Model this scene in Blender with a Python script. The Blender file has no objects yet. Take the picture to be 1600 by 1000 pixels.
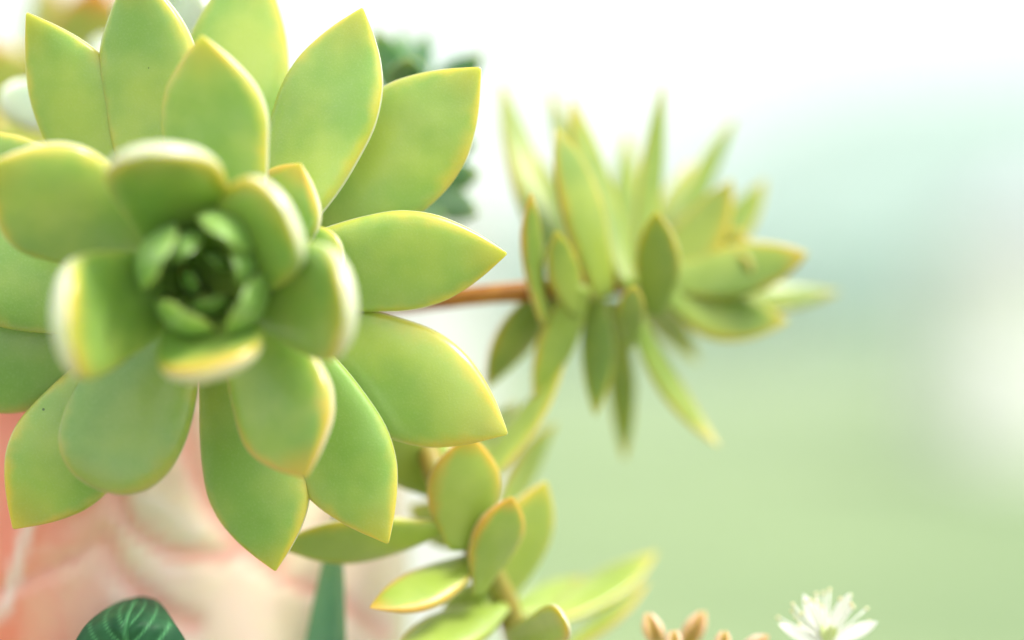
import bpy, math, random
from mathutils import Vector, Matrix, noise

# ------------------------------------------------------------------ camera, world, sun, exposure
scene = bpy.context.scene
CAM_H = 1.6                       # camera height above the meadow (m)
FOCUS = 0.300                     # focus distance (m)
LENS = 80.0
K = 36.0 / (LENS * 1600.0)        # slope per photograph pixel

cam_data = bpy.data.cameras.new("camera")
cam = bpy.data.objects.new("camera", cam_data)
scene.collection.objects.link(cam)
cam.location = (0, 0, CAM_H)
cam.rotation_euler = (math.radians(90), 0, 0)
cam_data.lens = LENS
cam_data.sensor_width = 36.0
cam_data.clip_start = 0.01
cam_data.clip_end = 5000
cam_data.dof.use_dof = True
cam_data.dof.focus_distance = FOCUS
cam_data.dof.aperture_fstop = 4.2
scene.camera = cam

SUN_ELEV, SUN_AZ = math.radians(55), math.radians(112)     # azimuth from +Y towards +X
world = bpy.data.worlds.new("World")
scene.world = world
world.use_nodes = True
wn, wl = world.node_tree.nodes, world.node_tree.links
wn.clear()
w_out = wn.new("ShaderNodeOutputWorld")
w_bg = wn.new("ShaderNodeBackground")
w_sky = wn.new("ShaderNodeTexSky")
w_sky.sky_type = 'NISHITA'
w_sky.sun_disc = False
w_sky.sun_elevation = SUN_ELEV
w_sky.sun_rotation = SUN_AZ
w_sky.air_density = 1.0
w_sky.dust_density = 6.0
w_sky.ozone_density = 1.0
w_hs = wn.new("ShaderNodeHueSaturation")                   # overcast: nearly colourless sky
w_hs.inputs["Saturation"].default_value = 0.08
w_bg.inputs["Strength"].default_value = 0.15
wl.new(w_sky.outputs[0], w_hs.inputs["Color"])
w_mix = wn.new("ShaderNodeMix")                            # even white cloud veil over the whole sky
w_mix.data_type = 'RGBA'
w_mix.inputs[0].default_value = 0.85
w_mix.inputs[7].default_value = (5.1, 5.12, 5.15, 1)
wl.new(w_hs.outputs[0], w_mix.inputs[6])
wl.new(w_mix.outputs[2], w_bg.inputs["Color"])
wl.new(w_bg.outputs[0], w_out.inputs["Surface"])

sun_data = bpy.data.lights.new("sun", 'SUN')
sun_data.energy = 3.3
sun_data.angle = math.radians(16)
sun_data.color = (1.0, 0.95, 0.88)
sun = bpy.data.objects.new("sun", sun_data)
scene.collection.objects.link(sun)
sd = Vector((math.sin(SUN_AZ) * math.cos(SUN_ELEV), math.cos(SUN_AZ) * math.cos(SUN_ELEV), math.sin(SUN_ELEV)))
sun.rotation_euler = sd.to_track_quat('Z', 'Y').to_euler()
sun.location = (0, 0, 30)

scene.view_settings.view_transform = 'Standard'
scene.view_settings.look = 'None'
scene.view_settings.exposure = 0.74
scene.view_settings.gamma = 1.0
scene.view_settings.use_curve_mapping = False
scene.cycles.use_denoising = True
scene.cycles.max_bounces = 7
scene.cycles.volume_bounces = 4
scene.cycles.caustics_reflective = False
scene.cycles.caustics_refractive = False

# ------------------------------------------------------------------ helpers
col = scene.collection


def at(px, py, dmm):
    """point seen at photograph pixel px, py at dmm millimetres behind the focus plane"""
    d = FOCUS + dmm / 1000.0
    return Vector(((px - 800) * K * d, d, CAM_H + (500 - py) * K * d))


def link(o, parent=None):
    col.objects.link(o)
    if parent is not None:
        o.parent = parent
        o.matrix_parent_inverse = parent.matrix_basis.inverted()
    return o


def thing(name, loc, label, cat, group=None):
    o = bpy.data.objects.new(name, None)
    o.location = loc
    o.empty_display_size = 0.005
    o["label"] = label
    o["category"] = cat
    if group:
        o["group"] = group
    return link(o)


def mesh_obj(name, verts, faces, mat, parent=None, attrs=None, smooth=True):
    me = bpy.data.meshes.new(name)
    me.from_pydata([tuple(v) for v in verts], [], faces)
    if attrs:
        for k, vals in attrs.items():
            a = me.attributes.new(k, 'FLOAT', 'POINT')
            a.data.foreach_set("value", vals)
    if smooth:
        me.polygons.foreach_set("use_smooth", [True] * len(me.polygons))
    me.materials.append(mat)
    me.update()
    return link(bpy.data.objects.new(name, me), parent)


def spline(pts, t):
    """monotone-ish Catmull-Rom through (x, y) pairs"""
    n = len(pts)
    for i in range(n - 1):
        if t <= pts[i + 1][0] or i == n - 2:
            break
    x0, y0 = pts[i]
    x1, y1 = pts[i + 1]

    def slope(j):
        if j <= 0:
            return (pts[1][1] - pts[0][1]) / (pts[1][0] - pts[0][0])
        if j >= n - 1:
            return (pts[-1][1] - pts[-2][1]) / (pts[-1][0] - pts[-2][0])
        return (pts[j + 1][1] - pts[j - 1][1]) / (pts[j + 1][0] - pts[j - 1][0])
    h = x1 - x0
    u = min(max((t - x0) / h, 0), 1)
    m0, m1 = slope(i) * h, slope(i + 1) * h
    return (2 * u**3 - 3 * u * u + 1) * y0 + (u**3 - 2 * u * u + u) * m0 + (-2 * u**3 + 3 * u * u) * y1 + (u**3 - u * u) * m1


OUT = {
    'ovate':  [(0, .24), (.12, .50), (.3, .86), (.5, 1.0), (.65, .92), (.78, .69), (.88, .42), (.95, .20), (.985, .08), (1, .02)],
    'broad':  [(0, .46), (.12, .62), (.3, .85), (.48, .98), (.6, 1.0), (.72, .88), (.82, .65), (.9, .40), (.95, .215), (.98, .10), (1, .02)],
    'blunt':  [(0, .50), (.12, .66), (.3, .86), (.55, 1.0), (.75, .96), (.87, .80), (.95, .54), (.985, .30), (1, .03)],
    'spear':  [(0, .50), (.12, .68), (.3, .92), (.45, 1.0), (.6, .92), (.75, .70), (.88, .40), (.95, .19), (.985, .08), (1, .01)],
    'strap':  [(0, .80), (.2, .9), (.5, 1.0), (.8, .97), (.92, .80), (.97, .56), (1, .05)],
}


def leaf(parent, mat, p0, p2, w_px, ref, shape='ovate', bend=0.10, roll=0.0, cup=0.04, hu=0.32, hl=0.42,
         p1=None, tint=0.0, seed=None, N=34, M=26, name="leaf", wav=0.02):
    """fleshy leaf from p0 (base) to p2 (tip); ref = point its upper face turns to"""
    rnd = random.Random(seed if seed is not None else int(abs(p2.x * 1e6) + abs(p2.z * 1e6)))
    d_mid = (p0.y + p2.y) / 2
    hw = w_px * K * d_mid / 2.0
    chord = p2 - p0
    L = chord.length
    T = chord.normalized()
    mid = (p0 + p2) / 2
    rdir = (ref - mid)
    B = T.cross(rdir).normalized()
    if roll:
        B = (Matrix.Rotation(math.radians(roll), 3, T) @ B).normalized()
    Nn = B.cross(T).normalized()
    if Nn.dot(rdir) < 0 and abs(roll) < 90:
        B = -B
        Nn = -Nn
    if p1 is None:
        p1 = mid - Nn * bend * L * 2 + T * 0.05 * L
    prof = OUT[shape]
    a1, a2, ph = rnd.uniform(-1, 1), rnd.uniform(-1, 1), rnd.uniform(0, 6.28)
    asym = rnd.uniform(-.05, .05)
    verts, faces, edge, along, upper, rid = [], [], [], [], [], []
    tw, sick, shift = math.radians(rnd.uniform(-13, 13)), rnd.uniform(-.022, .022) * L, rnd.uniform(.90, 1.12)
    so = Vector((rnd.random() * 50, rnd.random() * 50, rnd.random() * 50))
    for i in range(N + 1):
        s = i / N
        t = 1 - (1 - s) ** 1.35                     # denser towards the tip
        c = p0 * (1 - t) ** 2 + p1 * 2 * t * (1 - t) + p2 * t * t
        tan = ((p1 - p0) * 2 * (1 - t) + (p2 - p1) * 2 * t).normalized()
        nrm = B.cross(tan)
        if nrm.dot(Nn) < 0:
            nrm = -nrm
        nrm.normalize()
        wf = spline(prof, t ** shift)
        Bt = (Matrix.Rotation(tw * (t - .5), 3, tan) @ B).normalized()
        nt = (Matrix.Rotation(tw * (t - .5), 3, tan) @ nrm).normalized()
        c = c + B * (sick * math.sin(math.pi * t))
        w = hw * wf
        hs = hw * (wf ** 0.95) * (0.82 + 0.18 * (1 - t))
        for j in range(M):
            th = 2 * math.pi * j / M
            x = math.cos(th)
            z = math.sin(th)
            wl_ = w * (1 + (asym if x > 0 else -asym) + wav * (a1 * math.sin(7 * t + ph) if x > 0 else a2 * math.sin(6 * t + ph + 1)))
            px = wl_ * x
            zz = (hu * hs * (abs(z) ** 0.85) if z > 0 else -hl * hs * abs(z) ** 0.68)
            zz += cup * w * x * x
            p = c + Bt * px + nt * zz
            n_ = noise.noise((p + so) * 130.0) + 0.35 * noise.noise((p + so) * 420.0)
            p = p + nt * (n_ * hw * 0.028)
            verts.append(p)
            edge.append(abs(x))
            along.append(t)
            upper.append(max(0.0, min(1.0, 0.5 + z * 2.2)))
            rid.append(tint)
    for i in range(N):
        for j in range(M):
            a, b = i * M + j, i * M + (j + 1) % M
            faces.append((a, b, b + M, a + M))
    faces.append(tuple(range(M))[::-1])
    faces.append(tuple(N * M + j for j in range(M)))
    # outward orientation
    o = mesh_obj(name, verts, faces, mat, parent, {"edge": edge, "along": along, "tint": rid, "upper": upper})
    import bmesh
    bm = bmesh.new()
    bm.from_mesh(o.data)
    bmesh.ops.recalc_face_normals(bm, faces=bm.faces)
    bm.to_mesh(o.data)
    bm.free()
    return o


def tube(name, pts, radii, mat, parent=None, seg=14, sub=8, wob=0.05):
    """smooth tube through pts (Catmull-Rom) with per-point radius"""
    P, R = [], []
    n = len(pts)
    for i in range(n - 1):
        q0, q1, q2, q3 = pts[max(i - 1, 0)], pts[i], pts[i + 1], pts[min(i + 2, n - 1)]
        for k in range(sub + (1 if i == n - 2 else 0)):
            u = k / sub
            P.append(0.5 * ((2 * q1) + (q2 - q0) * u + (2 * q0 - 5 * q1 + 4 * q2 - q3) * u * u + (3 * q1 - q0 - 3 * q2 + q3) * u**3))
            R.append(radii[i] * (1 - u) + radii[i + 1] * u)
    verts, faces = [], []
    side = None
    for i, p in enumerate(P):
        t = (P[min(i + 1, len(P) - 1)] - P[max(i - 1, 0)]).normalized()
        if side is None:
            side = t.orthogonal().normalized()
        side = (side - t * side.dot(t)).normalized()
        up = t.cross(side)
        for j in range(seg):
            a = 2 * math.pi * j / seg
            r = R[i] * (1 + wob * noise.noise(p * 300 + Vector((j, 0, 0))))
            verts.append(p + side * math.cos(a) * r + up * math.sin(a) * r)
    for i in range(len(P) - 1):
        for j in range(seg):
            a, b = i * seg + j, i * seg + (j + 1) % seg
            faces.append((a, b, b + seg, a + seg))
    faces.append(tuple(range(seg))[::-1])
    faces.append(tuple((len(P) - 1) * seg + j for j in range(seg)))
    return mesh_obj(name, verts, faces, mat, parent)


# ------------------------------------------------------------------ materials
def new_mat(name):
    m = bpy.data.materials.new(name)
    m.use_nodes = True
    nt = m.node_tree
    return m, nt.nodes, nt.links, nt.nodes["Principled BSDF"]


def ramp(nodes, stops, interp='EASE'):
    r = nodes.new("ShaderNodeValToRGB")
    r.color_ramp.interpolation = interp
    els = r.color_ramp.elements
    while len(els) < len(stops):
        els.new(0.5)
    for e, (p, c) in zip(els, stops):
        e.position = p
        e.color = (*c, 1) if len(c) == 3 else c
    return r


def mixc(nodes, links, fac, a, b, mode='MIX'):
    m = nodes.new("ShaderNodeMix")
    m.data_type = 'RGBA'
    m.blend_type = mode
    for sock, v in ((m.inputs[0], fac), (m.inputs[6], a), (m.inputs[7], b)):
        if hasattr(v, "is_output"):
            links.new(v, sock)
        elif isinstance(v, (int, float)):
            sock.default_value = v
        else:
            sock.default_value = (*v, 1)
    return m.outputs[2]


def mmath(nodes, links, op, a, b=None, clamp=False):
    m = nodes.new("ShaderNodeMath")
    m.operation = op
    m.use_clamp = clamp
    for i, v in enumerate((a, b)):
        if v is None:
            continue
        if hasattr(v, "is_output"):
            links.new(v, m.inputs[i])
        else:
            m.inputs[i].default_value = v
    return m.outputs[0]


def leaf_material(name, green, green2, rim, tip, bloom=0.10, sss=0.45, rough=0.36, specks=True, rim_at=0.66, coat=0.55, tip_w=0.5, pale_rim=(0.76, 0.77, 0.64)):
    m, n, l, b = new_mat(name)
    at_e = n.new("ShaderNodeAttribute"); at_e.attribute_name = "edge"
    at_a = n.new("ShaderNodeAttribute"); at_a.attribute_name = "along"
    at_t = n.new("ShaderNodeAttribute"); at_t.attribute_name = "tint"
    at_u = n.new("ShaderNodeAttribute"); at_u.attribute_name = "upper"
    tc = n.new("ShaderNodeTexCoord")
    big = n.new("ShaderNodeTexNoise"); big.inputs["Scale"].default_value = 75; big.inputs["Detail"].default_value = 3
    fine = n.new("ShaderNodeTexNoise"); fine.inputs["Scale"].default_value = 3500; fine.inputs["Detail"].default_value = 2
    mid = n.new("ShaderNodeTexNoise"); mid.inputs["Scale"].default_value = 600; mid.inputs["Detail"].default_value = 4
    for t_ in (big, fine, mid):
        l.new(tc.outputs["Object"], t_.inputs["Vector"])
    base = mixc(n, l, ramp_out(n, l, big.outputs[0], .35, .7), green, green2)
    # rim: margin attribute, broken up with noise
    e_n = mmath(n, l, 'ADD', at_e.outputs["Fac"], mmath(n, l, 'MULTIPLY', mmath(n, l, 'SUBTRACT', mid.outputs[0], 0.5), 0.22))
    e_n = mmath(n, l, 'ADD', e_n, mmath(n, l, 'MULTIPLY', mmath(n, l, 'SUBTRACT', big.outputs[0], 0.5), 0.75))
    e_n = mmath(n, l, 'ADD', e_n, mmath(n, l, 'MULTIPLY', mmath(n, l, 'SUBTRACT', at_a.outputs["Fac"], 0.75), 0.42))
    rim_f = ramp_out(n, l, e_n, rim_at, 1.12)
    a_n = mmath(n, l, 'ADD', at_a.outputs["Fac"], mmath(n, l, 'MULTIPLY', mmath(n, l, 'SUBTRACT', big.outputs[0], 0.5), 0.20))
    tip_f = ramp_out(n, l, a_n, 0.78, 1.02)
    c = mixc(n, l, mmath(n, l, 'MULTIPLY', rim_f, 0.80), base, rim)
    c = mixc(n, l, mmath(n, l, 'MULTIPLY', tip_f, tip_w), c, tip)
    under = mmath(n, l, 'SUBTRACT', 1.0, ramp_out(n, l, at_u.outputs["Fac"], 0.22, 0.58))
    c = mixc(n, l, mmath(n, l, 'MULTIPLY', under, 0.84), c, pale_rim)  # pale underside and margin; white skylight on the side walls is painted in
    # tint attribute: 0 neutral, + towards orange/red flush at the rim, - towards dark green, also used as painted shade
    flush = mmath(n, l, 'MULTIPLY', mmath(n, l, 'MAXIMUM', at_t.outputs["Fac"], 0.0), mmath(n, l, 'MAXIMUM', rim_f, tip_f))
    c = mixc(n, l, flush, c, (0.75, 0.26, 0.03))
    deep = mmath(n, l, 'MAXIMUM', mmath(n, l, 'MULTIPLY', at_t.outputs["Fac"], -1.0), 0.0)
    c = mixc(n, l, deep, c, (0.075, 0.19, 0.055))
    # powdery bloom
    wax = n.new("ShaderNodeTexNoise"); wax.inputs["Scale"].default_value = 110; wax.inputs["Detail"].default_value = 2
    mp = n.new("ShaderNodeMapping"); mp.inputs["Location"].default_value = (3.3, 1.7, 9.1)
    l.new(tc.outputs["Object"], mp.inputs["Vector"]); l.new(mp.outputs[0], wax.inputs["Vector"])
    bl = mmath(n, l, 'MULTIPLY', mmath(n, l, 'ADD', ramp_out(n, l, wax.outputs[0], .42, .72), mmath(n, l, 'MULTIPLY', mid.outputs[0], 0.4)), bloom)
    c = mixc(n, l, bl, c, (0.50, 0.64, 0.42))
    c = mixc(n, l, mmath(n, l, 'MULTIPLY', ramp_out(n, l, fine.outputs[0], .45, .8), 0.08), c, (0.62, 0.70, 0.42))
    if specks:
        vo = n.new("ShaderNodeTexVoronoi"); vo.inputs["Scale"].default_value = 420
        l.new(tc.outputs["Object"], vo.inputs["Vector"])
        sep = n.new("ShaderNodeSeparateColor"); l.new(vo.outputs["Color"], sep.inputs[0])
        near = mmath(n, l, 'LESS_THAN', vo.outputs["Distance"], mmath(n, l, 'MULTIPLY', sep.outputs[1], 0.16))
        few = mmath(n, l, 'GREATER_THAN', sep.outputs[0], 0.93)
        c = mixc(n, l, mmath(n, l, 'MULTIPLY', mmath(n, l, 'MULTIPLY', near, few), 0.75), c, (0.03, 0.05, 0.02))
    l.new(c, b.inputs["Base Color"])
    b.inputs["Roughness"].default_value = rough
    b.inputs["Specular IOR Level"].default_value = 0.45
    b.inputs["Subsurface Weight"].default_value = sss
    b.inputs["Subsurface Radius"].default_value = (0.9, 1.0, 0.22)
    b.inputs["Subsurface Scale"].default_value = 0.0035
    b.inputs["Coat Weight"].default_value = coat
    b.inputs["Coat Roughness"].default_value = 0.24
    b.inputs["Sheen Weight"].default_value = 0.05
    b.inputs["Sheen Roughness"].default_value = 0.4
    bp = n.new("ShaderNodeBump"); bp.inputs["Strength"].default_value = 0.10; bp.inputs["Distance"].default_value = 0.0002
    l.new(fine.outputs[0], bp.inputs["Height"])
    l.new(bp.outputs[0], b.inputs["Normal"])
    rr = mmath(n, l, 'ADD', mmath(n, l, 'MULTIPLY', mid.outputs[0], 0.2), rough - 0.1)
    l.new(rr, b.inputs["Roughness"])
    return m


def ramp_out(n, l, sock, lo, hi):
    mr = n.new("ShaderNodeMapRange")
    mr.interpolation_type = 'SMOOTHSTEP'
    mr.inputs["From Min"].default_value = lo
    mr.inputs["From Max"].default_value = hi
    l.new(sock, mr.inputs["Value"])
    return mr.outputs["Result"]


def simple_mat(name, c1, c2, scale, rough=0.6, sss=0.0, detail=5, bump=0.0, spec=0.4):
    m, n, l, b = new_mat(name)
    tc = n.new("ShaderNodeTexCoord")
    nz = n.new("ShaderNodeTexNoise"); nz.inputs["Scale"].default_value = scale; nz.inputs["Detail"].default_value = detail
    l.new(tc.outputs["Object"], nz.inputs["Vector"])
    c = mixc(n, l, ramp_out(n, l, nz.outputs[0], .3, .7), c1, c2)
    l.new(c, b.inputs["Base Color"])
    b.inputs["Roughness"].default_value = rough
    b.inputs["Specular IOR Level"].default_value = spec
    if sss:
        b.inputs["Subsurface Weight"].default_value = sss
        b.inputs["Subsurface Radius"].default_value = (1, .8, .5)
        b.inputs["Subsurface Scale"].default_value = 0.002
    if bump:
        bp = n.new("ShaderNodeBump"); bp.inputs["Strength"].default_value = bump
        bp.inputs["Distance"].default_value = 0.1 / scale
        l.new(nz.outputs[0], bp.inputs["Height"]); l.new(bp.outputs[0], b.inputs["Normal"])
    return m


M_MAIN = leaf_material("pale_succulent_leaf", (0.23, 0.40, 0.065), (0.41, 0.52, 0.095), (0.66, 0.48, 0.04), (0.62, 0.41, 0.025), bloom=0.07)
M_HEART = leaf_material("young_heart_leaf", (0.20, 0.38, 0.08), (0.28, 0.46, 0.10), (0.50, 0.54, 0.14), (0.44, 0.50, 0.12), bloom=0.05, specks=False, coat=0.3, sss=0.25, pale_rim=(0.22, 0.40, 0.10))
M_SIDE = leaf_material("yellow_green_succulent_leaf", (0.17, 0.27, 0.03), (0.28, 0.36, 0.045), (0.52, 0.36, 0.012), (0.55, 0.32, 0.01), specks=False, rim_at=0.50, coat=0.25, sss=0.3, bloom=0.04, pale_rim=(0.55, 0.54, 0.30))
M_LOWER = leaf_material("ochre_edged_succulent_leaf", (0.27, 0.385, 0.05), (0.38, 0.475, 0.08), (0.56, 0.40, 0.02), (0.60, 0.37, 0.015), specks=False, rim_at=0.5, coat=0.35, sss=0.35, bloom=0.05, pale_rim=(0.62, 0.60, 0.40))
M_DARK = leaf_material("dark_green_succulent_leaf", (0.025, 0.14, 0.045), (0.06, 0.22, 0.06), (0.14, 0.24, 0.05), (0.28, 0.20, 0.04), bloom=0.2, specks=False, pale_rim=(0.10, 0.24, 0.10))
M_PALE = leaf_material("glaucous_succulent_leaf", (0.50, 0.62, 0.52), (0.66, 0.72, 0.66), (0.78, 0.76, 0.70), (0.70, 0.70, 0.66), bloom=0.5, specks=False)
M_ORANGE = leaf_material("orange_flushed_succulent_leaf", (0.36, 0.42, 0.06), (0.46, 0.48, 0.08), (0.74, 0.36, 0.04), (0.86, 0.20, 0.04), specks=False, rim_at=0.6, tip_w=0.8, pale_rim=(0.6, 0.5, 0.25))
M_STEM = simple_mat("brown_stem", (0.30, 0.10, 0.015), (0.42, 0.18, 0.03), 400, 0.55, 0.15, bump=0.4)
M_STEM_G = simple_mat("olive_stem", (0.28, 0.28, 0.06), (0.36, 0.26, 0.05), 300, 0.5, 0.2, bump=0.3)
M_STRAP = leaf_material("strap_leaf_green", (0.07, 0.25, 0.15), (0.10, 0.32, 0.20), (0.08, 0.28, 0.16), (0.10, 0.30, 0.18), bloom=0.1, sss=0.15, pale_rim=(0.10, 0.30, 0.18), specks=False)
M_SOIL = simple_mat("potting_soil", (0.03, 0.02, 0.012), (0.10, 0.065, 0.04), 500, 0.95, bump=0.8)
M_WHITE = simple_mat("white_painted_wood", (0.90, 0.90, 0.89), (0.86, 0.86, 0.85), 14, 0.5, bump=0.05)
M_TABLE = simple_mat("weathered_stone_ledge", (0.22, 0.20, 0.18), (0.32, 0.30, 0.27), 40, 0.8, bump=0.2)

# ------------------------------------------------------------------ setting: meadow, hills, wood, haze
def terrain(name, x0, x1, y0, y1, nx, ny, fn, mat, label=None):
    verts, faces = [], []
    for j in range(ny + 1):
        for i in range(nx + 1):
            x = x0 + (x1 - x0) * i / nx
            y = y0 + (y1 - y0) * j / ny
            verts.append((x, y, fn(x, y)))
    for j in range(ny):
        for i in range(nx):
            a = j * (nx + 1) + i
            faces.append((a, a + 1, a + nx + 2, a + nx + 1))
    o = mesh_obj(name, verts, faces, mat)
    o["kind"] = "structure"
    return o


M_MEADOW = simple_mat("meadow_grass", (0.13, 0.20, 0.088), (0.25, 0.33, 0.15), 0.16, 0.9)
M_HILL = simple_mat("wooded_hill", (0.05, 0.15, 0.12), (0.09, 0.21, 0.16), 0.05, 0.95)

terrain("ground", -500, 500, -100, 500, 60, 50, lambda x, y: 0.05 * noise.noise(Vector((x * .08, y * .08, 0))) - 0.03, M_MEADOW)


def hill_h(x, y):
    # ridge that climbs to the right
    r = math.exp(-((y - 330) / 70.0) ** 2)
    h = 9 + 28 / (1 + math.exp(-(x - 25) / 9.0)) + 3 * noise.noise(Vector((x * .02, y * .02, 3)))
    h += 5 * max(0, (x - 60) / 60)
    return r * h - 0.6


terrain("hill", -420, 420, 200, 480, 84, 40, hill_h, M_HILL)


def wood():
    rnd = random.Random(5)
    verts, faces = [], []
    mat = simple_mat("wood_foliage", (0.05, 0.17, 0.12), (0.10, 0.25, 0.16), 0.6, 0.9)

    def blob(c, r):
        b = len(verts)
        st, sl = 5, 8
        for i in range(st + 1):
            for j in range(sl):
                v = Vector((math.sin(math.pi * i / st) * math.cos(2 * math.pi * j / sl),
                            math.sin(math.pi * i / st) * math.sin(2 * math.pi * j / sl), math.cos(math.pi * i / st)))
                verts.append(c + v * r * (0.8 + 0.4 * rnd.random()))
        for i in range(st):
            for j in range(sl):
                faces.append((b + i * sl + j, b + i * sl + (j + 1) % sl, b + (i + 1) * sl + (j + 1) % sl, b + (i + 1) * sl + j))
    for k in range(70):
        x = rnd.uniform(-75, 75)
        y = rnd.uniform(112, 160)
        h = rnd.uniform(2.5, 5.5)
        for q in range(9):
            blob(Vector((x + rnd.gauss(0, 1.3), y + rnd.gauss(0, 1.3), rnd.uniform(.3, h))), rnd.uniform(.7, 1.5))
    o = mesh_obj("distant_wood", verts, faces, mat, smooth=False)
    o["kind"] = "stuff"
    o["label"] = "hazy line of dark trees at the far edge of the meadow"
    o["category"] = "trees"


wood()


def add_box(verts, faces, x0, x1, y0, y1, z0, z1):
    b = len(verts)
    verts += [(x0, y0, z0), (x1, y0, z0), (x1, y1, z0), (x0, y1, z0), (x0, y0, z1), (x1, y0, z1), (x1, y1, z1), (x0, y1, z1)]
    faces += [(b, b + 3, b + 2, b + 1), (b + 4, b + 5, b + 6, b + 7), (b, b + 1, b + 5, b + 4), (b + 1, b + 2, b + 6, b + 5), (b + 2, b + 3, b + 7, b + 6), (b + 3, b, b + 4, b + 7)]


def box_obj(name, mat, parent, *dims, bevel=0.0):
    v, f = [], []
    add_box(v, f, *dims)
    o = mesh_obj(name, v, f, mat, parent, smooth=False)
    if bevel:
        md = o.modifiers.new("bevel", 'BEVEL')
        md.width = bevel
        md.segments = 3
    return o


# small white garden house at the right edge
def garden_house():
    M_WALL = simple_mat("white_render", (0.88, 0.86, 0.85), (0.82, 0.80, 0.79), 2.0, 0.85)
    M_ROOF = simple_mat("pale_slate", (0.30, 0.33, 0.36), (0.38, 0.40, 0.42), 3.0, 0.7)
    M_GLASS = simple_mat("dark_glass", (0.05, 0.06, 0.07), (0.07, 0.08, 0.09), 1.0, 0.1)
    x0, x1, y0, y1, h = 5.5, 10.5, 26.0, 30.0, 2.5
    t = thing("garden_house", (x0, y0, 0), "blurred white garden house standing on the meadow", "house")
    box_obj("wall", M_WALL, t, x0, x1, y0, y1, -0.1, h)
    v = [(x0 - .2, y0 - .2, h), (x1 + .2, y0 - .2, h), (x1 + .2, y1 + .2, h), (x0 - .2, y1 + .2, h), (x0 + .9, (y0 + y1) / 2, h + 1.0), (x1 - .9, (y0 + y1) / 2, h + 1.0)]
    mesh_obj("roof", v, [(0, 1, 5, 4), (2, 3, 4, 5), (1, 2, 5), (3, 0, 4), (3, 2, 1, 0)], M_ROOF, t, smooth=False)
    for wx in (x0 + 1.6, x0 + 3.2):
        w = box_obj("window", M_WHITE, t, wx, wx + .8, y0 - .04, y0 + .05, 1.0, 1.9)
        box_obj("pane", M_GLASS, w, wx + .06, wx + .74, y0 - .05, y0 - .042, 1.06, 1.84)


garden_house()

# white post behind the plants
def white_post():
    d = 1.20
    xa, xb = (395 - 800) * K * d, (760 - 800) * K * d
    top = CAM_H + 150 * K * d
    t = thing("gate_post", ((xa + xb) / 2, d, 0), "white painted gate post behind the plants", "post")
    box_obj("shaft", M_WHITE, t, xa, xb, d, d + .12, -0.05, top, bevel=0.006)
    box_obj("cap", M_WHITE, t, xa - .012, xb + .012, d - .012, d + .132, top, top + .02, bevel=0.006)


# stone ledge carrying the pot (below the frame)
LEDGE_Z = CAM_H - 0.115


def ledge():
    o = box_obj("ledge", M_TABLE, None, -0.6, 0.35, 0.20, 0.66, LEDGE_Z - 0.05, LEDGE_Z, bevel=0.004)
    o["kind"] = "structure"
    o2 = box_obj("stone_wall", M_TABLE, None, -0.57, 0.32, 0.23, 0.63, -0.05, LEDGE_Z - 0.05)
    o2["label"] = "low stone wall under the ledge that carries the pot"
    o2["category"] = "wall"


ledge()

# ------------------------------------------------------------------ pot with soil
POT_C = at(190, 850, 60)
POT_R = 0.0455
POT_TOP = at(190, 560, 60).z


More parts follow.
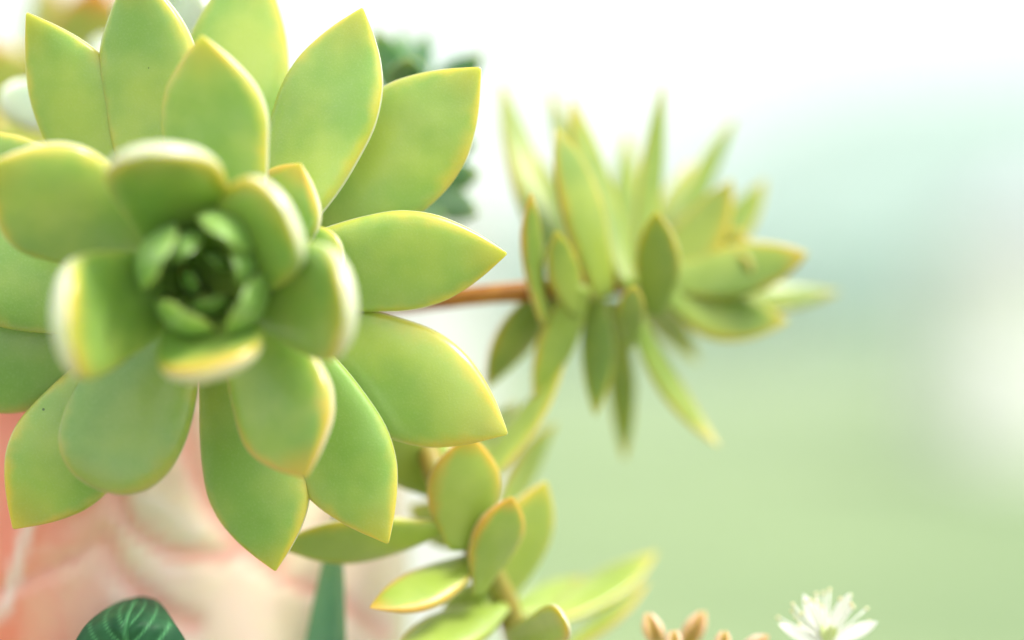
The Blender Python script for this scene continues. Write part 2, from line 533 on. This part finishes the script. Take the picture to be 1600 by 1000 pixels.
def pot():
    m, n, l, b = new_mat("marbled_ceramic")
    tc = n.new("ShaderNodeTexCoord")
    pk = n.new("ShaderNodeAttribute"); pk.attribute_name = "pink"
    co = n.new("ShaderNodeAttribute"); co.attribute_name = "coral"
    wh = n.new("ShaderNodeAttribute"); wh.attribute_name = "white"
    nz = n.new("ShaderNodeTexNoise"); nz.inputs["Scale"].default_value = 45; nz.inputs["Detail"].default_value = 6; nz.inputs["Distortion"].default_value = 1.2
    l.new(tc.outputs["Object"], nz.inputs["Vector"])
    base = mixc(n, l, ramp_out(n, l, nz.outputs[0], .35, .68), (0.84, 0.70, 0.54), (0.84, 0.64, 0.58))
    cf = mmath(n, l, 'ADD', co.outputs["Fac"], mmath(n, l, 'MULTIPLY', mmath(n, l, 'SUBTRACT', nz.outputs[0], .5), 0.9), True)
    cf = mmath(n, l, 'MULTIPLY', cf, ramp_out(n, l, co.outputs["Fac"], 0.02, 0.2))
    c = mixc(n, l, cf, base, (0.86, 0.25, 0.17))
    c = mixc(n, l, mmath(n, l, 'MULTIPLY', pk.outputs["Fac"], 0.75), c, (0.82, 0.36, 0.32))
    c = mixc(n, l, mmath(n, l, 'MULTIPLY', wh.outputs["Fac"], 0.7), c, (0.84, 0.74, 0.70))
    l.new(c, b.inputs["Base Color"])
    b.inputs["Roughness"].default_value = 0.22
    b.inputs["Coat Weight"].default_value = 0.5
    b.inputs["Coat Roughness"].default_value = 0.08
    b.inputs["Subsurface Weight"].default_value = 0.15
    b.inputs["Subsurface Scale"].default_value = 0.003
    # painted bands, traced over the wall: (polyline in photo px, half width px)
    pinks = [([(178, 760), (190, 800), (215, 832), (262, 862), (345, 872), (400, 850)], 16),
             ([(165, 845), (180, 880), (205, 915), (250, 950), (300, 975)], 22),
             ([(285, 660), (302, 720), (330, 785), (372, 840), (430, 885)], 24),
             ([(0, 925), (45, 905), (100, 880), (140, 862)], 7),
             ([(430, 900), (520, 930), (600, 990)], 14)]
    whites = [([(52, 800), (36, 850), (22, 905), (5, 960)], 13), ([(230, 780), (270, 800), (300, 830)], 20)]
    prof = [(0.62, -0.066), (0.66, -0.0655), (0.72, -0.062), (0.86, -0.045), (0.96, -0.025), (1.0, -0.005), (0.99, 0.012), (0.955, 0.024), (0.945, 0.027)]
    S = 220
    zt = POT_TOP
    zb = LEDGE_Z
    cx, cy = POT_C.x, POT_C.y
    H = zt - zb
    outer = [(0.0, 0.0), (0.60, 0.0), (0.64, 0.01), (0.72, 0.06), (0.86, 0.24), (0.96, 0.45), (1.0, 0.66), (0.985, 0.84), (0.95, 0.95), (0.965, 0.985), (0.955, 1.0)]
    rows = []
    for i in range(len(outer) - 1):
        kk = 1 if i == 0 else 14
        for q in range(kk):
            u = q / kk
            if i >= 2:
                g = [(z, r) for r, z in outer[1:]]
                z = outer[i][1] * (1 - u) + outer[i + 1][1] * u
                rows.append((spline(g, z) if 0.02 < z < 0.93 else outer[i][0] * (1 - u) + outer[i + 1][0] * u, z))
            else:
                rows.append((outer[i][0] * (1 - u) + outer[i + 1][0] * u, outer[i][1] * (1 - u) + outer[i + 1][1] * u))
    rows += [(0.955, 1.0), (0.935, 1.004), (0.90, 0.995), (0.895, 0.95), (0.90, 0.86), (0.0, 0.86)]

    def dist(p, poly):
        best = 1e9
        for a, b_ in zip(poly, poly[1:]):
            a, b_ = Vector(a), Vector(b_)
            t = max(0, min(1, (p - a).dot(b_ - a) / (b_ - a).length_squared))
            best = min(best, (p - (a + (b_ - a) * t)).length)
        return best
    verts, faces, A, Cc, W = [], [], [], [], []
    for r, z in rows:
        for j in range(S):
            a = 2 * math.pi * j / S
            ca, sa = math.cos(a), math.sin(a)
            rr = POT_R * r
            p = Vector((cx + ca * rr, cy + sa * rr, zb + H * z))
            d = p.y
            q = Vector(((p.x) / (K * d) + 800, 500 - (p.z - CAM_H) / (K * d)))
            pv = wv = cv = 0
            if sa < 0.2 and 0.05 < z < 0.99:
                for pl, hw in pinks:
                    pv = max(pv, 1 - min(1, max(0, (dist(q, pl) - hw * .35) / (hw * 0.9))))
                for pl, hw in whites:
                    wv = max(wv, 1 - min(1, max(0, (dist(q, pl) - hw * .35) / (hw * 0.9))))
                rr -= 0.0007 * pv
                rr += 0.0004 * wv
            cv = max(0, min(1, (230 - q.x) / 190 + (0.0 if q.y < 860 else -0.15))) if sa < 0.2 else 0.3
            verts.append((cx + ca * rr, cy + sa * rr, zb + H * z))
            A.append(pv); Cc.append(cv); W.append(wv)
    for i in range(len(rows) - 1):
        for j in range(S):
            a, b2 = i * S + j, i * S + (j + 1) % S
            faces.append((a, b2, b2 + S, a + S))
    o = mesh_obj("flower_pot", verts, faces, m, None, {"pink": A, "coral": Cc, "white": W})
    o["label"] = "glossy ceramic pot marbled in coral pink and cream behind the rosette"
    o["category"] = "pot"
    # soil
    v, f = [(cx, cy, zb + H * 0.93)], []
    rnd = random.Random(2)
    for k in range(1, 13):
        for j in range(64):
            a = 2 * math.pi * j / 64
            r = POT_R * 0.885 * k / 12
            v.append((cx + math.cos(a) * r, cy + math.sin(a) * r, zb + H * (0.93 if k < 12 else 0.915) + (rnd.uniform(-.0008, .0012) if k < 12 else 0)))
    for j in range(64):
        f.append((0, 1 + j, 1 + (j + 1) % 64))
    for k in range(11):
        for j in range(64):
            a, b2 = 1 + k * 64 + j, 1 + k * 64 + (j + 1) % 64
            f.append((a, a + 64, b2 + 64, b2))
    s = mesh_obj("soil", v, f, M_SOIL)
    s["kind"] = "stuff"
    s["label"] = "dark potting soil filling the marbled pot"
    s["category"] = "soil"


pot()
SOIL_Z = LEDGE_Z + (POT_TOP - LEDGE_Z) * 0.93


def soil_pt(px, dmm):
    d = FOCUS + dmm / 1000
    return Vector(((px - 800) * K * d, d, SOIL_Z - 0.004))


# ------------------------------------------------------------------ main rosette
def main_rosette():
    root_pt = soil_pt(300, 62)
    t = thing("succulent_rosette", root_pt, "large pale green succulent rosette with pointed yellow-edged leaves, opened wide", "succulent")
    ctr = lambda d: at(312, 432, d)
    tube("stem", [root_pt, at(300, 520, 60), at(305, 450, 42), at(310, 436, 20), at(312, 432, 4), at(313, 431, -6), at(314, 430, -14)],
         [.0042, .0040, .0038, .0040, .0046, .0042, .0028], M_STEM_G, t)
    ref = at(315, 425, -95)
    refi = at(315, 428, -62)
    # name: base(px,py,d) tip(px,py,d) width, options
    def lf(b, tp, w, r=ref, m=M_MAIN, **kw):
        leaf(t, m, at(*b), at(*tp), w, r, **kw)
    # outer ring
    lf((425, 440, 8), (750, 106, 2), 196, shape='broad', bend=.04, roll=-8, seed=1)            # upper right
    lf((400, 405, -1), (567, 13, 0), 178, shape='broad', bend=.05, roll=-26, seed=2)          # up
    lf((345, 390, 6), (396, -80, 8), 170, shape='broad', bend=.06, seed=3)                    # top, cut by the frame
    lf((265, 390, 0), (208, -50, -2), 176, shape='broad', bend=.05, roll=-28, seed=4)
    lf((215, 390, 4), (42, 20, 2), 160, shape='broad', bend=.05, roll=-24, seed=5)
    lf((200, 410, 8), (-70, 205, 8), 130, shape='broad', bend=.05, seed=6, tint=.1)
    lf((220, 470, 0), (-120, 385, -2), 175, shape='broad', bend=.06, seed=7, tint=-.3)  # negative tint: shade from the leaves above put into the colour
    lf((225, 490, 5), (-100, 605, 4), 165, shape='broad', bend=.06, seed=8, tint=-.3)  # tinted darker, shade painted in like its neighbour
    lf((245, 520, 4), (21, 826, 1), 176, shape='broad', bend=.03, seed=9, tint=.15)
    lf((345, 540, 2), (431, 892, 2), 172, shape='broad', bend=.06, roll=22, seed=10)
    lf((410, 500, 0), (606, 849, 0), 172, shape='broad', bend=.05, roll=14, seed=11)
    lf((410, 505, 6), (793, 678, 0), 184, shape='broad', bend=.06, roll=10, seed=12)
    lf((400, 440, 1), (792, 396, 0), 162, shape='broad', bend=.05, roll=16, seed=13)
    # second ring
    lf((345, 410, -7), (316, 55, -14), 190, shape='broad', bend=.05, roll=-30, seed=14)       # bright leaf above the centre
    lf((275, 410, -9), (-20, 258, -20), 205, shape='broad', bend=.06, roll=-26, seed=15, r=refi)
    lf((265, 505, -5), (148, 764, -9), 200, shape='blunt', bend=.05, roll=18, seed=16, tint=-.4)  # tint paints in the shade cast by the bud above
    lf((375, 480, -8), (480, 746, -16), 190, shape='broad', bend=.05, roll=32, seed=17, r=refi, tint=.3)
    lf((400, 420, -4), (470, 256, -10), 140, shape='broad', bend=.08, roll=-36, seed=18, tint=.25)
    lf((400, 440, -6), (535, 390, -9), 110, shape='blunt', bend=.08, roll=-10, seed=31)
    # inner ring, tips turned to the front
    lf((350, 440, -12), (540, 488, -32), 185, shape='blunt', bend=.14, r=refi, cup=.12, roll=20, seed=19)
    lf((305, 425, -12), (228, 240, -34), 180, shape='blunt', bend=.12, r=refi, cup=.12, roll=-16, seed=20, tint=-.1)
    lf((290, 450, -12), (104, 520, -36), 192, shape='blunt', bend=.14, r=refi, cup=.12, roll=-16, seed=21)
    lf((322, 436, -15), (444, 326, -30), 175, shape='blunt', bend=.10, r=refi, cup=.12, roll=-12, seed=22)
    lf((320, 455, -13), (322, 580, -29), 170, shape='blunt', bend=.10, r=refi, cup=.12, roll=12, seed=23, tint=.2)
    # heart: leaves wrapped round the growing point, sunk between the inner ring
    refc = at(318, 432, -100)
    H = dict(shape='blunt', r=refc, hl=.20, hu=.10, m=M_HEART)
    lf((304, 432, -8), (254, 408, -30), 118, bend=.20, cup=.42, seed=24, **H)
    lf((330, 440, -8), (376, 470, -29), 118, bend=.20, cup=.40, seed=25, **H)
    lf((322, 424, -8), (350, 372, -29), 112, bend=.20, cup=.40, seed=27, **H)
    lf((312, 440, -10), (290, 488, -29), 104, bend=.20, cup=.40, seed=28, **H)
    lf((326, 430, -10), (368, 420, -28), 84, bend=.20, cup=.40, seed=29, tint=-.2, **H)  # from here inwards darker tints paint the shade of the hollow
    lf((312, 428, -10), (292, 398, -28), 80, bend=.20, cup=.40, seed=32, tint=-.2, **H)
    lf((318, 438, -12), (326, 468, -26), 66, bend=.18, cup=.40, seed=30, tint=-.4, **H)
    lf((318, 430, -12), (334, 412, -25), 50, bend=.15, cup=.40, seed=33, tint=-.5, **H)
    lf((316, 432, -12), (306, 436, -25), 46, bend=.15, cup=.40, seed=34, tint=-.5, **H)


main_rosette()


# ------------------------------------------------------------------ shoot reaching right on a brown stem
def side_shoot():
    root_pt = soil_pt(395, 66)
    t = thing("succulent_shoot", root_pt, "out-of-focus narrow-leaved succulent shoot reaching out sideways on a brown stem", "succulent", "narrow-leaved shoots")
    tube("stem", [root_pt, at(420, 540, 62), at(520, 490, 46), at(640, 474, 32), at(760, 460, 27), at(850, 452, 30), at(960, 438, 37), at(1060, 425, 41), at(1110, 418, 42)],
         [.0013, .0013, .0013, .0014, .0014, .0016, .0022, .0020, .0012], M_STEM, t)

    def lf(b, tp, w, r=(960, 440, -60), **kw):
        kw.setdefault('shape', 'spear')
        kw.setdefault('bend', .05)
        kw.setdefault('hl', .5)
        leaf(t, M_SIDE, at(b[0], b[1], b[2] * .66), at(tp[0], tp[1], tp[2] * .66), w * .70, at(*r), N=26, M=20, **kw)
    # upper fan
    lf((890, 450, 56), (783, 126, 72), 88, roll=30)
    lf((945, 465, 46), (868, 198, 40), 118, roll=38, bend=-.03)
    lf((985, 450, 50), (893, 152, 58), 88, roll=34)
    lf((945, 420, 66), (858, 136, 88), 60)
    lf((852, 500, 42), (830, 300, 24), 78, roll=50, tint=.4)
    lf((905, 490, 44), (868, 360, 32), 84, roll=25)
    lf((1000, 435, 56), (1037, 128, 62), 62, roll=30)
    lf((1040, 420, 68), (1150, 182, 84), 58, roll=30)
    lf((985, 440, 66), (980, 200, 104), 78)
    lf((1020, 430, 72), (1082, 250, 96), 80)
    lf((920, 450, 60), (830, 230, 84), 80)
    # leaves turned to the front
    lf((1020, 490, 50), (1026, 330, 36), 104, roll=-14)
    lf((985, 545, 52), (990, 446, 30), 60, shape='ovate', tint=.1)
    # right end
    lf((1030, 445, 58), (1144, 280, 60), 118, bend=.08, roll=-20)
    lf((1080, 440, 68), (1196, 280, 80), 84, roll=-20)
    lf((1050, 440, 56), (1262, 396, 52), 132, bend=.10, roll=-20, tint=.15)
    lf((1040, 450, 54), (1232, 502, 56), 132, bend=.16, roll=-26)
    lf((1080, 455, 64), (1312, 456, 78), 74, bend=.10, roll=-20)
    lf((1085, 435, 62), (1175, 415, 54), 70, bend=.1, shape='blunt')
    lf((1085, 430, 62), (1165, 365, 62), 70, bend=.1, shape='blunt')
    # lower fan
    lf((985, 465, 50), (1126, 698, 56), 70, bend=.12, roll=-40)
    lf((930, 460, 48), (930, 650, 48), 78, roll=20, tint=-.2)
    lf((955, 470, 60), (976, 720, 74), 62)
    lf((880, 440, 44), (760, 606, 52), 104, bend=.10, roll=-30)
    lf((910, 445, 42), (836, 630, 44), 92, bend=.06, roll=-20)
    lf((1000, 460, 62), (1090, 566, 90), 72, tint=-.1)


side_shoot()


# ------------------------------------------------------------------ trailing shoot below
def lower_shoot():
    root_pt = soil_pt(450, 62)
    t = thing("succulent_shoot", root_pt, "yellow-green trailing succulent shoot with orange leaf tips hanging below the rosette", "succulent", "narrow-leaved shoots")
    tube("stem", [root_pt, at(470, 545, 60), at(560, 535, 46), at(625, 620, 30), at(662, 690, 20), at(695, 775, 16), at(748, 862, 20), at(795, 958, 28), at(815, 1050, 36), at(820, 1110, 40)],
         [.0014, .0014, .0014, .0015, .0016, .0018, .0019, .0019, .0015, .001], M_STEM_G, t)

    def lf(b, tp, w, r=(760, 820, -90), **kw):
        kw.setdefault('shape', 'ovate')
        kw.setdefault('bend', .05)
        kw.setdefault('hl', .45)
        leaf(t, M_LOWER, at(*b), at(*tp), w, at(*r), N=28, M=22, **kw)
    lf((700, 770, 23), (580, 680, 14), 92, roll=-18, shape='broad')
    lf((716, 860, 16), (735, 680, 11), 118, roll=14, tint=.35, seed=61)
    lf((748, 930, 18), (800, 776, 12), 92, roll=40, tint=.6, hl=.55)
    lf((772, 965, 26), (853, 752, 24), 112, roll=45, hl=.55)
    lf((770, 860, 30), (870, 660, 44), 64, roll=55)
    lf((705, 800, 22), (883, 562, 30), 60, roll=-50)
    lf((710, 820, 16), (430, 852, 14), 92, roll=-45, bend=-.03)
    lf((748, 866, 20), (578, 950, 8), 86, roll=42, tint=.5)
    lf((790, 945, 24), (618, 1014, 10), 88, roll=36)
    lf((820, 985, 30), (1026, 862, 46), 74, roll=-40)
    lf((840, 1035, 32), (1016, 908, 36), 58, roll=-60, tint=.1)
    lf((795, 1000, 28), (882, 968, 6), 66, shape='blunt', roll=20)
    lf((700, 730, 26), (806, 626, 42), 66, roll=-40)
    lf((690, 730, 22), (666, 664, 26), 54, tint=.9)
    lf((790, 960, 32), (908, 900, 44), 60, roll=-30)
    lf((750, 870, 26), (815, 830, 34), 60, roll=-30)
    lf((760, 900, 30), (845, 820, 44), 62, roll=-35)
    lf((765, 905, 24), (690, 985, 22), 70, roll=30)
    lf((735, 850, 26), (640, 790, 34), 66, roll=-20)
    lf((810, 1040, 34), (700, 1090, 20), 80)
    lf((815, 1060, 36), (930, 1080, 40), 80)


lower_shoot()


# ------------------------------------------------------------------ dark small-leaved succulent behind
def dark_plant():
    root_pt = soil_pt(430, 76)
    t = thing("dark_succulent", root_pt, "small dark green succulent with short stubby leaves behind the rosette", "succulent")
    tube("stem", [root_pt, at(460, 540, 74), at(560, 440, 60), at(630, 330, 50), at(645, 230, 46), at(640, 120, 46), at(640, 95, 46)],
         [.0016, .0016, .0018, .002, .0024, .0022, .001], M_STEM_G, t)

    def lf(b, tp, w, **kw):
        kw.setdefault('shape', 'ovate')
        leaf(t, M_DARK, at(*b), at(*tp), w * .82, at(640, 180, -60), N=22, M=18, hl=.45, hu=.25, **kw)
    for b, tp, w in [((640, 190, 46), (584, 45, 42), 72), ((640, 200, 44), (638, 92, 28), 74), ((650, 150, 48), (668, 48, 52), 46),
                     ((650, 170, 48), (756, 84, 48), 66), ((640, 140, 50), (628, 42, 58), 50), ((655, 250, 46), (746, 222, 44), 58),
                     ((645, 290, 46), (750, 270, 40), 68), ((640, 300, 46), (748, 334, 38), 64), ((630, 320, 48), (690, 345, 30), 50),
                     ((640, 230, 46), (560, 160, 46), 60), ((648, 210, 46), (715, 160, 36), 60), ((640, 150, 50), (590, 90, 62), 50)]:
        lf(b, tp, w, tint=.15 if tp[1] > 300 else 0)


dark_plant()


# ------------------------------------------------------------------ plants behind, upper left
def pale_plant():
    root_pt = soil_pt(150, 72)
    t = thing("pale_succulent", root_pt, "pale grey-white succulent with round leaf ends peeking out above the rosette", "succulent")
    tube("stem", [root_pt, at(155, 470, 66), at(170, 300, 52), at(215, 180, 44), at(240, 120, 40)], [.002, .002, .002, .0024, .0016], M_STEM_G, t)

    def lf(b, tp, w, **kw):
        kw.setdefault('shape', 'blunt')
        leaf(t, M_PALE, at(*b), at(*tp), w, at(230, 60, -120), N=22, M=18, hl=.5, **kw)
    lf((240, 170, 40), (318, 0, 24), 120, roll=-40)
    lf((230, 160, 40), (270, -40, 34), 100)
    lf((220, 170, 38), (184, 4, 26), 44, tint=-.3)
    lf((200, 210, 44), (0, 150, 30), 80)
    lf((245, 150, 44), (345, 5, 40), 60, tint=-.6)
    lf((225, 170, 46), (150, 60, 60), 70)


def orange_plant():
    root_pt = soil_pt(110, 92)
    t = thing("orange_tipped_succulent", root_pt, "strongly blurred olive succulent with orange tips behind the upper left leaves", "succulent")
    tube("stem", [root_pt, at(108, 480, 92), at(105, 350, 92), at(110, 220, 94), at(115, 160, 94)], [.0024, .0024, .0026, .003, .002], M_STEM_G, t)

    def lf(b, tp, w, m=M_ORANGE, **kw):
        leaf(t, m, at(*b), at(*tp), w, at(110, 60, -120), N=22, M=18, hl=.5, shape='broad', **kw)
    lf((120, 240, 92), (150, -28, 84), 150, tint=1.0)
    lf((105, 240, 94), (70, -40, 96), 90, tint=-.1)
    lf((100, 260, 92), (-30, 60, 86), 120, tint=0)
    lf((115, 240, 96), (212, -12, 98), 100, tint=1.0)
    lf((100, 280, 92), (-40, 200, 80), 110)


pale_plant()
orange_plant()


# ------------------------------------------------------------------ dark veined leaf and strap leaf in front of the pot
def veined_plant():
    m, n, l, b = new_mat("dark_veined_leaf")
    vn = n.new("ShaderNodeAttribute"); vn.attribute_name = "vein"
    tc = n.new("ShaderNodeTexCoord")
    nz = n.new("ShaderNodeTexNoise"); nz.inputs["Scale"].default_value = 250
    l.new(tc.outputs["Object"], nz.inputs["Vector"])
    c = mixc(n, l, ramp_out(n, l, nz.outputs[0], .35, .7), (0.012, 0.075, 0.03), (0.025, 0.12, 0.045))
    c = mixc(n, l, vn.outputs["Fac"], c, (0.10, 0.34, 0.14))
    l.new(c, b.inputs["Base Color"])
    b.inputs["Roughness"].default_value = 0.55
    b.inputs["Specular IOR Level"].default_value = 0.25
    base = at(205, 1210, 6)
    foot = Vector((base.x, base.y, LEDGE_Z))
    t = thing("foliage_plant", foot, "dark green leaf with lighter veins standing in front of the pot", "plant")
    tip = at(203, 934, 4)
    tube("petiole", [foot, base.lerp(foot, .5), base + Vector((0, 0, .002))], [.0012, .0011, .0009], M_STRAP, t)
    L = (tip - base).length
    verts, faces, vein = [], [], []
    N, Mx = 60, 48
    hw = 108 * K * FOCUS
    side = Vector((1, 0, 0)); up = (tip - base).normalized(); nrm = Vector((0, -1, .1)).normalized()
    for layer in (0, 1):
        for i in range(N + 1):
            s = i / N
            w = hw * max(0.01, math.sin(math.pi * min(1, s * .93 + .07)) ** 0.5 if s > .5 else math.sin(math.pi * (s * .93 + .07)) ** 0.6)
            for j in range(Mx + 1):
                u = -1 + 2 * j / Mx
                # veins: midrib and arched side veins
                f = ((s * 9 + abs(u) * -2.4) % 1.0)
                sv = max(0, 1 - abs(f - .5) / .13) * (1 if abs(u) < .92 else 0)
                mr = max(0, 1 - abs(u) / .07)
                v = max(mr, sv * .75)
                dome = 0.0035 * (1 - u * u) + 0.0003 * math.cos((f - .5) * 2 * math.pi) * -1 * (1 - abs(u)) - 0.0008 * mr
                curl = -0.010 * max(0, s - .82) / .18 * max(0, s - .82) / .18
                p = base + up * (s * L) + side * (u * w) + nrm * (dome + curl - layer * 0.0007)
                verts.append(p)
                vein.append(v * (1 - layer))
    W = Mx + 1
    off = (N + 1) * W
    for i in range(N):
        for j in range(Mx):
            a = i * W + j
            faces.append((a, a + 1, a + W + 1, a + W))
            faces.append((off + a, off + a + W, off + a + W + 1, off + a + 1))
    for i in range(N):
        a = i * W
        faces.append((a, a + W, off + a + W, off + a))
        a = i * W + Mx
        faces.append((a, off + a, off + a + W, a + W))
    for j in range(Mx):
        a = N * W + j
        faces.append((a, a + 1, off + a + 1, off + a))
        faces.append((j, off + j, off + j + 1, j + 1))
    mesh_obj("leaf", verts, faces, m, t, {"vein": vein})


veined_plant()


def strap_plant():
    foot = at(405, 1100, 16)
    foot.z = LEDGE_Z
    t = thing("strap_leaf_plant", foot, "upright blue-green strap leaf beside the pot, below the rosette", "plant")
    leaf(t, M_STRAP, foot, at(527, 790, 22), 104, at(420, 850, -100), shape='spear', bend=.06, roll=-20, cup=.3, hu=.08, hl=.14, N=30, M=18, name="blade", seed=4)
    leaf(t, M_STRAP, foot + Vector((-.003, .001, 0)), at(330, 1120, 10), 80, at(470, 900, -200), shape='strap', bend=.05, hu=.08, hl=.14, N=24, M=18, name="blade")


strap_plant()


# ------------------------------------------------------------------ flowers, lower right
def flowers():
    M_PET = simple_mat("white_petal", (0.86, 0.86, 0.80), (0.80, 0.82, 0.70), 300, 0.5, 0.3)
    M_FIL = simple_mat("stamen_filament", (0.86, 0.86, 0.82), (0.84, 0.84, 0.76), 500, 0.5, 0.2)
    M_CARP = simple_mat("green_carpel", (0.55, 0.66, 0.25), (0.66, 0.70, 0.36), 900, 0.5, 0.2)
    M_ANT = simple_mat("stamen_anther", (0.78, 0.74, 0.50), (0.70, 0.62, 0.36), 900, 0.6)
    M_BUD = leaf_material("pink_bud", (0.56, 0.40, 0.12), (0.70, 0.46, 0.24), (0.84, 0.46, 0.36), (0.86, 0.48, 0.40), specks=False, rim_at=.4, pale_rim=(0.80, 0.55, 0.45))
    c = at(1292, 1004, 14)
    foot = at(1180, 1500, 60)
    foot.z = LEDGE_Z
    t = thing("flower_spray", foot, "white starry flower with long stamens and pink buds beside it", "flower")
    hub = at(1190, 1130, 30)
    tube("stalk", [foot, at(1190, 1330, 45), hub, at(1270, 1060, 20), c + Vector((0, .001, -.003))], [.0014, .0013, .0012, .0009, .0008], M_STEM_G, t)
    # petals
    for k in range(7):
        a = math.radians(51.4 * k + 14)
        d = Vector((math.cos(a), -0.25 + .2 * math.sin(a), math.sin(a) * .75 + .25)).normalized()
        leaf(t, M_PET, c + d * .0008, c + d * .0076, 25, c + Vector((0, -.03, .02)), shape='spear', bend=.06, hu=.1, hl=.14, N=16, M=12, seed=k, name="petal")
    rnd = random.Random(3)
    for k in range(26):
        a = math.radians(rnd.uniform(10, 170))
        d = Vector((math.cos(a) * .8, rnd.uniform(-.5, .3), math.sin(a))).normalized()
        tipp = c + d * rnd.uniform(.0052, .0074)
        s = tube("stamen", [c, c + d * .002, tipp], [.00022, .00018, .00014], M_FIL, t, seg=6, sub=3)
        tube("anther", [tipp - d * .0002, tipp + d * .0001, tipp + d * .0004], [.00015, .0003, .00012], M_ANT, s, seg=6, sub=2)
    # carpels in the heart
    for k in range(5):
        a = math.radians(72 * k)
        d = Vector((math.cos(a) * .4, -.5, .8 + .1 * math.sin(a))).normalized()
        leaf(t, M_CARP, c, c + d * .0032, 12, c + Vector((0, -.03, .02)), shape='spear', bend=.02, hu=.5, hl=.5, N=10, M=8, seed=k + 20, name="carpel")
    # buds
    for (bx, by, bd, ang, ln, w, nm) in [(1030, 1012, 20, 108, 58, 34, 0), (1066, 1016, 24, 62, 70, 34, 1), (1124, 1030, 16, 80, 46, 26, 2), (1160, 1014, 18, 28, 44, 24, 3), (1050, 1024, 16, 85, 40, 30, 4)]:
        b0 = at(bx, by, bd)
        tube("pedicel", [hub, (hub + b0) / 2 + Vector((0, 0, -.002)), b0], [.0008, .0007, .0008], M_STEM_G, t, seg=8, sub=5)
        tp = at(bx + ln * math.cos(math.radians(ang)), by - ln * math.sin(math.radians(ang)), bd - 2)
        for q in (-1, 1):
            leaf(t, M_BUD, b0 + Vector((q * .0004, q * .0003, 0)), tp + Vector((q * .0003, 0, 0)), w, b0 + Vector((-q * .02, -.01, .01)), shape='ovate', bend=.05, hu=.5, hl=.6, N=14, M=12, seed=nm * 2 + q + 5, name="bud", tint=.3)


flowers()
white_post()

# ------------------------------------------------------------------ haze
def haze():
    v, f = [], []
    add_box(v, f, -520, 520, -120, 520, -2.0, 50)
    m = bpy.data.materials.new("haze_air")
    m.use_nodes = True
    n, l = m.node_tree.nodes, m.node_tree.links
    n.clear()
    out = n.new("ShaderNodeOutputMaterial")
    pv = n.new("ShaderNodeVolumePrincipled")
    pv.inputs["Color"].default_value = (0.92, 0.985, 1.0, 1)
    pv.inputs["Density"].default_value = 0.0032
    pv.inputs["Anisotropy"].default_value = 0.3
    l.new(pv.outputs[0], out.inputs["Volume"])
    o = mesh_obj("haze", v, f, m, smooth=False)
    o["kind"] = "stuff"
    o["label"] = "pale summer haze over the meadow and hill"
    o["category"] = "haze"


haze()
